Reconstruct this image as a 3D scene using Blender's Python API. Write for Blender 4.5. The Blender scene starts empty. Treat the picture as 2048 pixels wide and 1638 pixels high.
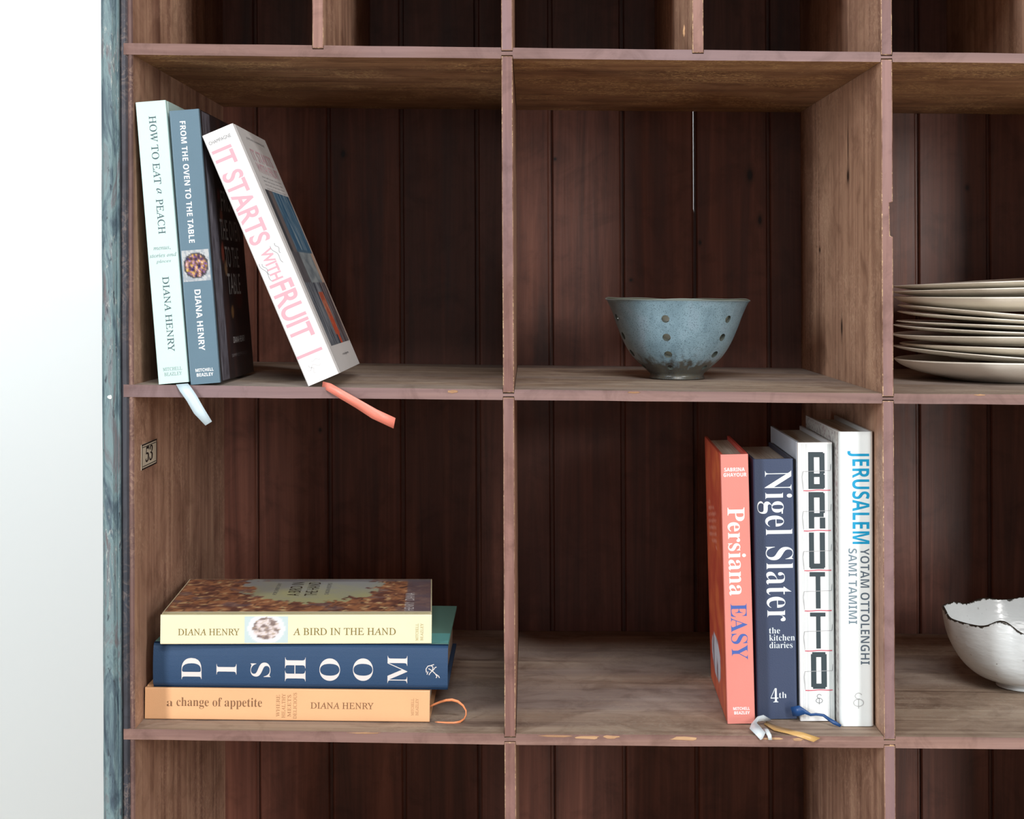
import bpy, bmesh, math, random
from mathutils import Vector, Matrix, noise
random.seed(7)
C = bpy.context.scene.collection
SC = bpy.context.scene

# ------------------------------------------------------------------ camera, light, exposure
CAMZ = 1.20; D0 = 1.55; PPM = 2200.0; VX = 1057.0; VY = 565.0; DEPTH = 0.46
cam_d = bpy.data.cameras.new('camera'); cam = bpy.data.objects.new('camera', cam_d); C.objects.link(cam)
cam.location = (0, -D0, CAMZ); cam.rotation_euler = (math.radians(90), 0, 0)
cam_d.sensor_width = 36; cam_d.lens = 36 * D0 * PPM / 2048
cam_d.shift_x = -(VX - 1024) / 2048; cam_d.shift_y = -(819 - VY) / 2048
cam_d.clip_start = 0.05
SC.camera = cam
SC.view_settings.view_transform = 'Standard'; SC.view_settings.look = 'None'
SC.view_settings.exposure = -0.07; SC.view_settings.gamma = 1.0; SC.view_settings.use_curve_mapping = False
W = bpy.data.worlds.new('room_light'); SC.world = W; W.use_nodes = True
bg = W.node_tree.nodes['Background']; bg.inputs[0].default_value = (0.90, 0.95, 1.0, 1); bg.inputs[1].default_value = 0.06

def area(name, loc, target, sx, sy, power, col=(1, 1, 1)):
    l = bpy.data.lights.new(name, 'AREA'); l.shape = 'RECTANGLE'; l.size = sx; l.size_y = sy; l.energy = power; l.color = col
    o = bpy.data.objects.new(name, l); C.objects.link(o); o.location = loc
    d = Vector(target) - Vector(loc); o.rotation_euler = d.to_track_quat('-Z', 'Y').to_euler()
    return o
area('window_light_left', (-2.35, -2.75, 2.0), (0, 0, 1.20), 0.42, 1.0, 76, (0.97, 0.99, 1.0))
area('window_light_right', (1.95, -3.3, 2.0), (0, 0, 1.20), 0.42, 1.0, 70, (1.0, 0.98, 0.95))
area('floor_bounce_fill_left', (-2.35, -2.75, 0.62), (0, 0, 1.20), 0.5, 1.0, 30, (0.97, 0.99, 1.0))  # added low fill standing in for light bounced off the floor, no real door
area('floor_bounce_fill_right', (1.95, -3.3, 0.62), (0, 0, 1.20), 0.5, 1.0, 28, (1.0, 0.98, 0.95))  # same added floor-bounce fill on the right side
area('window_light_behind', (0.05, -4.6, 1.45), (0, 0, 1.2), 0.5, 0.7, 4, (1, 1, 1))
area('ceiling_light', (0.2, -1.9, 2.72), (0.2, 0, 1.0), 1.3, 0.35, 36, (1.0, 0.98, 0.96))
area('wall_fill_behind_cabinet', (-0.6, 0.90, 2.75), (-0.6, 1.3, 0.7), 3.0, 0.5, 84, (0.96, 0.99, 1.0))  # added unseen fill lamp, whitens the wall and the slit between planks

# ------------------------------------------------------------------ helpers
def lin(c):
    return tuple(((v / 255) / 12.92 if v / 255 <= 0.04045 else ((v / 255 + 0.055) / 1.055) ** 2.4) for v in c[:3]) + (1,)
def P(px, py, d=0.0):
    """point at depth d behind the front plane of the cabinet that projects on picture point px, py"""
    k = (D0 + d) / D0 / PPM
    return Vector(((px - VX) * k, d, CAMZ - (py - VY) * k))
def Xd(px, d): return (px - VX) * (D0 + d) / D0 / PPM
SHEAR = 0.0045; ZREF = CAMZ - (110 - VY) / PPM
def shx(z): return SHEAR * (ZREF - z)

def tagp(o, label, cat, group=None):
    o['label'] = label; o['category'] = cat
    if group: o['group'] = group
def thing(name, loc, label, cat, rot=(0, 0, 0), group=None):
    o = bpy.data.objects.new(name, None); C.objects.link(o); o.location = loc; o.rotation_euler = rot
    o.empty_display_size = 0.02
    tagp(o, label, cat, group)
    return o
def mesh_obj(name, verts, faces, mats, parent=None, mi=None, smooth=False, label=None):
    me = bpy.data.meshes.new(name); me.from_pydata([tuple(v) for v in verts], [], faces); me.update()
    return link(name, me, mats, parent, mi, smooth, label)
def link(name, me, mats, parent=None, mi=None, smooth=False, label=None):
    o = bpy.data.objects.new(name, me); C.objects.link(o)
    for m in (mats if isinstance(mats, (list, tuple)) else [mats]): me.materials.append(m)
    if mi:
        for p, i in zip(me.polygons, mi): p.material_index = i
    if smooth:
        for p in me.polygons: p.use_smooth = True
    if parent: o.parent = parent
    if label: o['label'] = label
    return o

# ------------------------------------------------------------------ materials
def nt(name):
    m = bpy.data.materials.new(name); m.use_nodes = True
    return m, m.node_tree, m.node_tree.nodes['Principled BSDF']
def plain(name, col, rough=0.5, spec=0.4, bump=0.0, bscale=400, var=0.0, vscale=30):
    m, t, b = nt(name)
    b.inputs['Base Color'].default_value = lin(col); b.inputs['Roughness'].default_value = rough
    b.inputs['Specular IOR Level'].default_value = spec
    tc = t.nodes.new('ShaderNodeTexCoord')
    if bump:
        n = t.nodes.new('ShaderNodeTexNoise'); n.inputs['Scale'].default_value = bscale; n.inputs['Detail'].default_value = 3
        t.links.new(tc.outputs['Object'], n.inputs['Vector'])
        bp = t.nodes.new('ShaderNodeBump'); bp.inputs['Strength'].default_value = bump; bp.inputs['Distance'].default_value = 0.001
        t.links.new(n.outputs['Fac'], bp.inputs['Height']); t.links.new(bp.outputs['Normal'], b.inputs['Normal'])
    if var:
        n = t.nodes.new('ShaderNodeTexNoise'); n.inputs['Scale'].default_value = vscale; n.inputs['Detail'].default_value = 5
        t.links.new(tc.outputs['Object'], n.inputs['Vector'])
        mx = t.nodes.new('ShaderNodeMix'); mx.data_type = 'RGBA'
        mx.inputs[6].default_value = lin([max(0, c * (1 - var)) for c in col]); mx.inputs[7].default_value = lin([min(255, c * (1 + var)) for c in col])
        t.links.new(n.outputs['Fac'], mx.inputs[0]); t.links.new(mx.outputs[2], b.inputs['Base Color'])
    return m
class G:
    """small node graph helper"""
    def __init__(s, name): s.m, s.t, s.b = nt(name); s.tc = s.t.nodes.new('ShaderNodeTexCoord'); s.oi = None
    def n(s, kind): return s.t.nodes.new(kind)
    def l(s, a, b): s.t.links.new(a, b)
    def coords(s, scale, rnd=True):
        mp = s.n('ShaderNodeMapping'); mp.inputs['Scale'].default_value = scale
        if rnd:
            if not s.oi: s.oi = s.n('ShaderNodeObjectInfo')
            a = s.n('ShaderNodeVectorMath'); a.operation = 'SCALE'; a.inputs[0].default_value = (13.1, 7.7, 9.3)
            s.l(s.oi.outputs['Random'], a.inputs['Scale'])
            b = s.n('ShaderNodeVectorMath'); b.operation = 'ADD'
            s.l(s.tc.outputs['Object'], b.inputs[0]); s.l(a.outputs[0], b.inputs[1]); s.l(b.outputs[0], mp.inputs['Vector'])
        else: s.l(s.tc.outputs['Object'], mp.inputs['Vector'])
        return mp.outputs[0]
    def noise(s, vec, scale=1, detail=4, rough=0.55, dist=0.0):
        n = s.n('ShaderNodeTexNoise'); n.inputs['Scale'].default_value = scale; n.inputs['Detail'].default_value = detail
        n.inputs['Roughness'].default_value = rough; n.inputs['Distortion'].default_value = dist; s.l(vec, n.inputs['Vector']); return n.outputs['Fac']
    def ramp(s, fac, stops):
        r = s.n('ShaderNodeValToRGB'); e = r.color_ramp.elements
        while len(e) < len(stops): e.new(0.5)
        for el, (p, c) in zip(e, stops): el.position = p; el.color = c if len(c) == 4 and max(c) <= 1 else lin(c)
        s.l(fac, r.inputs[0]); return r.outputs[0]
    def mix(s, fac, a, b, mode='MIX'):
        x = s.n('ShaderNodeMix'); x.data_type = 'RGBA'; x.blend_type = mode
        for v, i in ((fac, 0), (a, 6), (b, 7)):
            if isinstance(v, (int, float)): x.inputs[i].default_value = v
            elif isinstance(v, (tuple, list)): x.inputs[i].default_value = v if len(v) == 4 else lin(v)
            else: s.l(v, x.inputs[i])
        return x.outputs[2]
    def bump(s, h, strength, dist=0.001):
        b = s.n('ShaderNodeBump'); b.inputs['Strength'].default_value = strength; b.inputs['Distance'].default_value = dist
        s.l(h, b.inputs['Height']); s.l(b.outputs['Normal'], s.b.inputs['Normal'])
BW0 = (0, 0, 0, 1); BW1 = (1, 1, 1, 1)
def wood(name, dark, mid, light, axis='z', rough=0.5, spec=0.35, bump=0.35, knots=(), scuff=None, scamt=0.5, blotch=None, objvar=0.0, fine=240, flip=False):
    g = G(name)
    def sc(a, b): return {'x': (b, a, a), 'y': (a, b, a), 'z': (a, a, b)}[axis]
    f = g.noise(g.coords(sc(fine, fine / 40)), 1, 5, 0.6, 0.3)
    md = g.noise(g.coords(sc(38, 1.6)), 1, 4, 0.6, 1.2)
    lo = g.noise(g.coords(sc(9, 2.2)), 1, 3, 0.5, 0.4)
    col = g.ramp(md, [(0.30, dark), (0.52, mid), (0.75, light)])
    fr = g.ramp(f, [(0.30, (0.55, 0.52, 0.50, 1)), (0.62, BW1)])
    col = g.mix(0.4, col, fr, 'MULTIPLY')
    if blotch: col = g.mix(g.ramp(lo, [(0.42, BW0), (0.68, (0.8, 0.8, 0.8, 1))]), col, blotch)
    if scuff:
        s1 = g.noise(g.coords((95, 95, 95)), 1, 6, 0.7, 2.5)
        s2 = g.noise(g.coords((11, 11, 11)), 1, 2, 0.5, 0)
        a = g.ramp(s1, [(0.50, BW0), (0.57, BW1)]); b = g.ramp(s2, [(0.42, BW0), (0.60, (scamt, scamt, scamt, 1))])
        col = g.mix(g.mix(1.0, a, b, 'MULTIPLY'), col, scuff)
    st = g.noise(g.coords((22, 22, 22)), 1, 5, 0.65, 0.8)
    col = g.mix(0.8, col, g.ramp(st, [(0.32, (0.62, 0.58, 0.56, 1)), (0.52, BW1)]), 'MULTIPLY')
    for (kx, ky, kz, rx, ry, rz) in knots:
        v = g.n('ShaderNodeVectorMath'); v.operation = 'SUBTRACT'; g.l(g.tc.outputs['Object'], v.inputs[0]); v.inputs[1].default_value = (kx, ky, kz)
        s = g.n('ShaderNodeVectorMath'); s.operation = 'MULTIPLY'; g.l(v.outputs[0], s.inputs[0]); s.inputs[1].default_value = (1 / rx, 1 / ry, 1 / rz)
        ln = g.n('ShaderNodeVectorMath'); ln.operation = 'LENGTH'; g.l(s.outputs[0], ln.inputs[0])
        col = g.mix(g.ramp(ln.outputs['Value'], [(0.25, BW1), (0.55, (.35, .35, .35, 1)), (1.0, BW0)]), col, [c * 0.35 for c in dark])
    if objvar:
        if not g.oi: g.oi = g.n('ShaderNodeObjectInfo')
        mr = g.n('ShaderNodeMapRange'); g.l(g.oi.outputs['Random'], mr.inputs[0]); mr.inputs[3].default_value = 1 - objvar; mr.inputs[4].default_value = 1 + objvar
        hs = g.n('ShaderNodeHueSaturation'); g.l(mr.outputs[0], hs.inputs['Value']); g.l(col, hs.inputs['Color']); col = hs.outputs[0]
    g.l(col, g.b.inputs['Base Color'])
    rr = g.n('ShaderNodeMapRange'); g.l(md, rr.inputs[0]); rr.inputs[3].default_value = rough - 0.1; rr.inputs[4].default_value = rough + 0.15
    g.l(rr.outputs[0], g.b.inputs['Roughness']); g.b.inputs['Specular IOR Level'].default_value = spec
    g.bump(f, bump, 0.0006)
    return g.m

ROOTX, ROOTY = 0.2, 0.23      # cabinet root
def kp(px, py, d): v = P(px, py, d); return (v.x - ROOTX, v.y - ROOTY, v.z)
M_top = wood('shelf_top_wood', (130, 110, 96), (172, 152, 134), (200, 184, 164), 'x', 0.62, 0.3, 0.5, scuff=(176, 164, 148), scamt=0.5, blotch=(160, 150, 146))
M_under = wood('shelf_under_wood', (134, 102, 78), (168, 130, 98), (192, 156, 118), 'x', 0.6, 0.25, 0.4, scuff=(222, 190, 138), scamt=0.75)
M_front = wood('front_edge_wood', (104, 76, 70), (132, 102, 95), (154, 122, 110), 'x', 0.5, 0.35, 0.4, blotch=(128, 108, 112))
M_frontv = wood('divider_edge_wood', (108, 76, 70), (140, 104, 96), (158, 122, 110), 'z', 0.5, 0.35, 0.4, blotch=(134, 112, 118))
M_panel = wood('panel_wood', (140, 104, 88), (178, 140, 118), (200, 164, 138), 'z', 0.55, 0.3, 0.4, scuff=(222, 186, 158), scamt=0.35)
M_panelk = wood('knotty_panel_wood', (140, 104, 86), (180, 141, 117), (204, 166, 138), 'z', 0.55, 0.3, 0.4, scuff=(222, 186, 158), scamt=0.4,
                knots=[kp(1704, 352, .163) + (.03, .013, .015), kp(1689, 655, .2) + (.03, .009, .020), kp(1700, 290, .163) + (.03, .004, .04), kp(1640, 500, .33) + (.03, .008, .006)])
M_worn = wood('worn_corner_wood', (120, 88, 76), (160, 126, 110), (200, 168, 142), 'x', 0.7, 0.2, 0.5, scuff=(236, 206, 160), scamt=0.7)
M_pale = wood('bare_chipped_wood', (140, 104, 80), (186, 148, 114), (216, 184, 144), 'x', 0.8, 0.15, 0.6)
knb = [kp(px_, py_, DEPTH) + (a_, .03, b_) for px_, py_, a_, b_ in [(686, 308, .006, .010), (1500, 350, .008, .017), (1520, 440, .005, .012), (1262, 560, .004, .004), (1935, 375, .005, .007), (1110, 318, .004, .004), (640, 860, .004, .006), (1400, 485, .004, .006)]]
M_back = wood('back_plank_wood', (86, 52, 42), (120, 74, 60), (150, 98, 80), 'z', 0.42, 0.45, 0.3, objvar=0.14, knots=knb)
M_liner = wood('liner_edge_wood', (78, 60, 60), (106, 82, 78), (136, 102, 90), 'z', 0.5, 0.3, 0.4, scuff=(190, 160, 136), scamt=0.25)
M_dark = plain('dark_old_wood', (58, 46, 44), 0.7, 0.2, 0.3)
def painted():
    g = G('weathered_blue_paint')
    lo = g.noise(g.coords((75, 75, 15), False), 1, 6, 0.68, 0.8)
    col = g.ramp(lo, [(0.30, (50, 64, 78)), (0.42, (80, 100, 110)), (0.52, (112, 136, 140)), (0.60, (104, 108, 114)), (0.68, (104, 96, 98))])
    ch = g.noise(g.coords((420, 420, 90), False), 1, 5, 0.7, 0.2); gate = g.noise(g.coords((30, 30, 9), False), 1, 2, 0.5)
    w = g.mix(1.0, g.ramp(ch, [(0.58, BW0), (0.62, BW1)]), g.ramp(gate, [(0.48, BW0), (0.62, (.8, .8, .8, 1))]), 'MULTIPLY')
    col = g.mix(w, col, (172, 176, 172))
    dk = g.noise(g.coords((260, 260, 70), False), 1.3, 4, 0.6, 0.4)
    col = g.mix(g.mix(1.0, g.ramp(dk, [(0.30, BW1), (0.38, BW0)]), BW1, 'MULTIPLY'), col, (52, 62, 72))
    g.l(col, g.b.inputs['Base Color']); g.b.inputs['Roughness'].default_value = 0.5; g.b.inputs['Specular IOR Level'].default_value = 0.4
    g.bump(ch, 0.7, 0.0012); return g.m
M_paint = painted()
M_navy = wood('dark_painted_strip', (44, 48, 56), (66, 66, 74), (96, 80, 80), 'z', 0.5, 0.35, 0.4, blotch=(52, 58, 68), scuff=(140, 124, 116), scamt=0.35)
M_wall = plain('white_wall_paint', (232, 241, 243), 0.9, 0.1)
M_floor = wood('oak_floor_wood', (120, 96, 74), (150, 124, 98), (172, 146, 118), 'x', 0.5, 0.3, 0.2)

# ------------------------------------------------------------------ setting
def plane_struct(name, pts, mat):
    o = mesh_obj(name, pts, [(0, 1, 2, 3)], mat); o['kind'] = 'structure'; return o
def slab(name, a, b, mat):
    v = [(x, y, z) for z in (a[2], b[2]) for y in (a[1], b[1]) for x in (a[0], b[0])]
    f = [(0, 2, 3, 1), (4, 5, 7, 6), (0, 1, 5, 4), (2, 6, 7, 3), (0, 4, 6, 2), (1, 3, 7, 5)]
    o = mesh_obj(name, v, f, mat); o['kind'] = 'structure'; return o
slab('floor', (-3.0, -5.2, -0.05), (3.4, 1.3, 0.0), M_floor)
slab('wall_back', (-3.0, 1.3, -0.05), (3.4, 1.4, 3.0), M_wall)

# ------------------------------------------------------------------ cabinet
CAB = thing('shelf_cabinet', (ROOTX, ROOTY, 0), 'tall old brown wooden pigeonhole cabinet with open square compartments and a blue painted side post', 'cabinet')
RV = Vector((ROOTX, ROOTY, 0))
def densify(pts, step, jit):
    out = []
    for i, a in enumerate(pts):
        b = pts[(i + 1) % len(pts)]; a = Vector(a); b = Vector(b); L = (b - a).length; n = max(1, int(L / step))
        d = (b - a) / L if L > 0 else Vector((0, 0)); nrm = Vector((-d.y, d.x))
        for k in range(n):
            p = a + (b - a) * k / n
            if 0 < k: p = p + nrm * random.uniform(-jit, jit)
            out.append(p)
    return out
def prism(name, outline, y0, y1, mats, selector, chamfer=0.0007, parent=CAB, cham_mat=None, label=None, sub=None):
    bm = bmesh.new()
    n = len(outline)
    f = [bm.verts.new((p[0] - RV.x, y0 - RV.y, p[1])) for p in outline]
    b = [bm.verts.new((p[0] - RV.x, y1 - RV.y, p[1])) for p in outline]
    ff = bm.faces.new(f); bm.faces.new(list(reversed(b)))
    for i in range(n): j = (i + 1) % n; bm.faces.new((f[j], f[i], b[i], b[j]))
    bmesh.ops.recalc_face_normals(bm, faces=bm.faces)
    for fc in bm.faces: fc.material_index = selector(fc.normal)
    if chamfer:
        r = bmesh.ops.bevel(bm, geom=list(ff.edges), offset=chamfer, segments=1, profile=0.5, affect='EDGES', clamp_overlap=True)
        if cham_mat is not None:
            for fc in r['faces']:
                if abs(fc.normal.y) < 0.98: fc.material_index = cham_mat
    bmesh.ops.triangulate(bm, faces=[fc for fc in bm.faces if len(fc.verts) > 4])
    me = bpy.data.meshes.new(name); bm.to_mesh(me); bm.free()
    return link(name, me, mats, parent, label=label)

def lerp_poly(poly, x):
    for (x0, y0), (x1, y1) in zip(poly, poly[1:]):
        if x <= x1 or (x1, y1) == poly[-1]: return y0 + (y1 - y0) * (x - x0) / (x1 - x0)
XE = 2560
SH = [  # (top polyline, bottom polyline) in picture points on the front plane
    ([(247, 86), (1770, 104), (XE, 112)], [(247, 109), (640, 114), (1770, 124), (XE, 131)]),
    ([(247, 769), (900, 778), (1770, 787), (XE, 794)], [(247, 794), (900, 799), (1770, 807), (XE, 814)]),
    ([(247, 1458), (1040, 1468), (1770, 1473), (XE, 1480)], [(247, 1479), (1040, 1490), (1770, 1496), (XE, 1503)]),
    ([(247, 2146), (XE, 2168)], [(247, 2168), (XE, 2190)]),
    ([(247, 2836), (XE, 2858)], [(247, 2858), (XE, 2880)]),
]
TOPCAP = ([(247, -360), (XE, -334)], [(247, -336), (XE, -310)])
def zpx(py): return CAMZ - (py - VY) / PPM
def xpx(px): return (px - VX) / PPM
def floor_z(i, X):
    return zpx(lerp_poly(SH[i][0], X * PPM + VX))
DIV = [1003, 1762, 2522]; DW = 22          # left edges at the top of the frame, width
SMALL = [625, 1385, 2142]
def sel_shelf(n):
    if n.y < -0.5: return 2
    if n.z > 0.5: return 0
    if n.z < -0.5: return 1
    return 3
def divx(px0, z): return xpx(px0) + shx(z)
GAP = 0.0005
for i, (tp, bt) in enumerate(SH):
    x_l, x_r = 247, XE
    def edge(poly, side, into, extras):
        pts = []
        xs = sorted(set([p[0] for p in poly]))
        ev = [(px_, None) for px_ in xs]
        for e, wv in extras:
            zz = zpx(lerp_poly(poly, e)); a = divx(e, zz); b = a + wv / PPM
            ev.append((e + 0.01, (a, b)))
        ev.sort(key=lambda t: t[0])
        for px_, ab in ev:
            if ab is None:
                pts.append((xpx(px_), zpx(lerp_poly(poly, px_))))
            else:
                a, b = ab[0] - GAP, ab[1] + GAP
                za = zpx(lerp_poly(poly, px_)); d = into / PPM + GAP
                s = -1 if side == 't' else 1
                pts += [(a, za), (a + .0004, za + s * d), (b - .0004, za + s * d), (b, za - (lerp_poly(poly, px_ + 22) - lerp_poly(poly, px_)) / PPM)]
        return pts
    et = [(d, DW) for d in DIV] + ([(d, DW) for d in SMALL] if i == 0 else [])
    top = edge(tp, 't', 7, et); bot = edge(bt, 'b', 6, [(d, DW) for d in DIV])
    outl = densify(top + list(reversed(bot)), 0.035, 0.00022)
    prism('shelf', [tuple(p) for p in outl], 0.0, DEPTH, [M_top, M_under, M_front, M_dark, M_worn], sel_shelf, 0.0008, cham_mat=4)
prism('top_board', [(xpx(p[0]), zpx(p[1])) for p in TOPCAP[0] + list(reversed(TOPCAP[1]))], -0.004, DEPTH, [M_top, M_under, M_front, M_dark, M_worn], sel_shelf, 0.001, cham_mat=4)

def sel_div(n):
    if n.y < -0.5: return 1
    return 0
def divider(px0, w, top_poly, bot_poly, into_top, into_bot, notch=None, panel=M_panel):
    zt = zpx(lerp_poly(top_poly, px0)) + into_top / PPM; zb = zpx(lerp_poly(bot_poly, px0)) - into_bot / PPM
    L = [(divx(px0, zt), zt), (divx(px0, zb), zb)]
    R = [(divx(px0, zb) + w / PPM, zb), (divx(px0, zt) + w / PPM, zt)]
    if notch:
        a, b = zpx(notch[1]), zpx(notch[0])
        xr = lambda z: divx(px0, z) + w / PPM
        R = [R[0], (xr(a), a), (xr(a) - .0026, a + .0012), (xr(b) - .0030, b - .001), (xr(b), b), R[1]]
    outl = densify(L + R, 0.03, 0.00015)
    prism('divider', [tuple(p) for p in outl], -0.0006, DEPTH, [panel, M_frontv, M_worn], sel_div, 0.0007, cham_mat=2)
rows = [(TOPCAP[1], SH[0][0])] + [(SH[k][1], SH[k + 1][0]) for k in range(4)]
for r, (tp, bt) in enumerate(rows):
    for d in DIV:
        divider(d, DW, tp, bt, 5 if r else 0, 6, (404, 474) if (d == 1762 and r == 1) else None, M_panelk if (d == 1762 and r == 1) else M_panel)
    if r == 0:
        for d in SMALL: divider(d, DW, tp, bt, 0, 6)
# chipped bare splinters on the front edges, thin slivers of wood standing proud
def chip(px, py, w, h, d=-0.0004, rot=0.0, seed=0, mat=None):
    rnd = random.Random(seed); n = 12; c = P(px, py, 0); vs = []; 
    for k in range(n):
        a = 2 * math.pi * k / n; r = rnd.uniform(0.65, 1.1)
        x = math.cos(a) * w / 2 / PPM * r; z = math.sin(a) * h / 2 / PPM * r
        vs.append((c.x + x * math.cos(rot) - z * math.sin(rot), c.z + x * math.sin(rot) + z * math.cos(rot)))
    prism('wood_chip', vs, d, 0.002, [mat or M_pale], lambda n: 0, 0.0002)
for k, (px, py, w, h) in enumerate([(1110, 1472, 70, 5), (1175, 1475, 55, 8), (1222, 1474, 34, 8), (1368, 1477, 66, 9), (1548, 1477, 50, 6), (1596, 1479, 26, 6),
                                    (905, 783, 22, 8), (1268, 785, 34, 5), (730, 1466, 70, 4), (1960, 790, 26, 4), (1784, 1493, 12, 8), (1776, 362, 14, 14), (1776, 492, 16, 16), (1780, 1477, 10, 4), (1368, 62, 5, 26)]):
    chip(px, py, w, h, seed=k, rot=-0.01)

# cabinet left side: liner panel, dark strip, painted post
def board_xz(name, pxa, pxb, y0, y1, mats, sel, ztop=zpx(-358), zbot=0.0, cham=0.0012, cm=None, k=SHEAR * 0.75, **kw):
    outl = [(xpx(pxa) + k * (ZREF - ztop), ztop), (xpx(pxa) + k * (ZREF - zbot), zbot), (xpx(pxb) + k * (ZREF - zbot), zbot), (xpx(pxb) + k * (ZREF - ztop), ztop)]
    outl = densify(outl, 0.03, 0.00018)
    return prism(name, [tuple(p) for p in outl], y0, y1, mats, sel, cham, cham_mat=cm, **kw)
board_xz('side_panel', 255, 265, 0.0004, DEPTH, [M_panel, M_liner, M_liner], sel_div, cm=2)
board_xz('edge_strip', 238, 255, 0.0004, 0.03, [M_navy, M_navy, M_navy], sel_div, cham=0.002, cm=2)
board_xz('side_post', 204, 233, -0.006, 0.05, [M_paint], lambda n: 0, cham=0.003)
board_xz('post_bead', 233, 239, -0.0035, 0.02, [M_paint], lambda n: 0, cham=0.0012)
board_xz('outer_side', 208, 255, 0.05, DEPTH, [M_paint], lambda n: 0, cham=0.0)
chip(222, 793, 12, 9, d=-0.0066, seed=44, mat=plain('white_paint_fleck', (232, 236, 232), 0.6))
# tongue-and-groove back planks
J = [220, 366] + [512, 658, 804, 955, 1102, 1245, 1390, 1538, 1688, 1836, 1978] + [2124, 2270, 2416, 2562, 2708, 2800]
K = (D0 + DEPTH) / D0 / PPM
zt_, zb_ = zpx(-350), 0.0
for i in range(len(J) - 1):
    a, b = J[i], J[i + 1]
    def xa(px, z): return (px - VX) * K + 0.0045 * (CAMZ - z)
    slot = (b == 1390)
    g = 0.0019; ch = 0.0030; dy = 0.0050; T = 0.014; off = random.uniform(-0.0006, 0.0006)
    y0 = DEPTH + 0.0008 + off; yb = DEPTH + T
    zs = [zb_, 0.5, 0.9, zpx(VY + (430 - VY) * 1.297), zpx(VY + (418 - VY) * 1.297), zpx(VY + (222 - VY) * 1.297), zpx(VY + (210 - VY) * 1.297), zt_]
    zs = sorted(zs)
    verts = []; 
    for zi, z in enumerate(zs):
        l, r = xa(a, z) - 0.00002, xa(b, z) + 0.00002
        cut = 0.0; lcut = 0.0
        if zi in (4, 5):
            if slot: cut = 0.0011
        # wavy joint
        w1 = 0.0003 * math.sin(z * 9 + a); w2 = 0.0003 * math.sin(z * 9 + b)
        prof = [(l, yb), (l, y0 + dy), (l + g + w1, y0 + dy), (l + g + w1, y0 + ch * .6), (l + g + ch * .5 + w1, y0),
                (r - g - ch * .5 - w2, y0), (r - g - w2, y0 + ch * .6), (r - g - w2, y0 + dy), (r - cut, y0 + dy), (r - cut, yb)]
        if cut: prof[7] = (r - max(g + w2, cut), y0 + dy)
        verts += [Vector((x, y, z)) - RV for x, y in prof]
    m = 10; faces = []
    for zi in range(len(zs) - 1):
        for k in range(m):
            k2 = (k + 1) % m; faces.append((zi * m + k, zi * m + k2, (zi + 1) * m + k2, (zi + 1) * m + k))
    faces.append(tuple(range(m))); faces.append(tuple(reversed(range((len(zs) - 1) * m, len(zs) * m))))
    o = mesh_obj('plank', verts, faces, M_back, CAB)
# right end side so the carcass closes, plinth
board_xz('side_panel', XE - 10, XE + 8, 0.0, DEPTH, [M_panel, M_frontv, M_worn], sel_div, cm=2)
prism('plinth', [(xpx(240), 0.0), (xpx(XE), 0.0), (xpx(XE), zpx(2860)), (xpx(240), zpx(2850))], 0.01, 0.03, [M_panel], lambda n: 0, 0.001)

# enamel number plate on the left side panel: flat piece on plane x = panel face
Z_ = lambda py, px: CAMZ - (py - VY) / PPM * (VX - 262.5) / (VX - px) 
xp = xpx(265) + SHEAR * .75 * (ZREF - 1.04) + 0.0003
def dpx(px): return D0 * ((xp / ((px - VX) / PPM)) - 1)
d0, d1 = dpx(282), dpx(312)
def zp(py, px): return CAMZ - (py - VY) / PPM * (D0 + dpx(px)) / D0
zt1, zb1 = zp(890, 282), zp(941, 282)
NP = None
M_cream = plain('aged_cream_enamel', (206, 196, 176), 0.35, 0.5, var=0.08, vscale=90)
M_ink = plain('black_enamel', (26, 20, 22), 0.4, 0.4)
def yz_quad(name, ya, yb, za, zb, x0, x1, mat, parent):
    v = [(x, y, z) for z in (za, zb) for y in (ya, yb) for x in (x0, x1)]
    v = [Vector(p) - RV for p in v]
    return mesh_obj(name, v, [(0, 2, 3, 1), (4, 5, 7, 6), (0, 1, 5, 4), (2, 6, 7, 3), (0, 4, 6, 2), (1, 3, 7, 5)], mat, parent)
NP = yz_quad('number_plate', d0, d1, zb1, zt1, xp, xp + 0.0006, M_cream, CAB); NP['label'] = 'small cream enamel plate with black digits 53'
bw = 0.0012
for (ya, yb, za, zb) in [(d0, d1, zt1 - bw, zt1), (d0, d1, zb1, zb1 + bw), (d0, d0 + bw * 1.6, zb1, zt1), (d1 - bw * 1.6, d1, zb1, zt1), (d0 + .004, d1 - .004, zt1 - .0032, zt1 - .0026), (d0 + .004, d1 - .004, zb1 + .0026, zb1 + .0032)]:
    yz_quad('border_line', ya, yb, za, zb, xp + 0.0006, xp + 0.00085, M_ink, NP)

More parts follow.
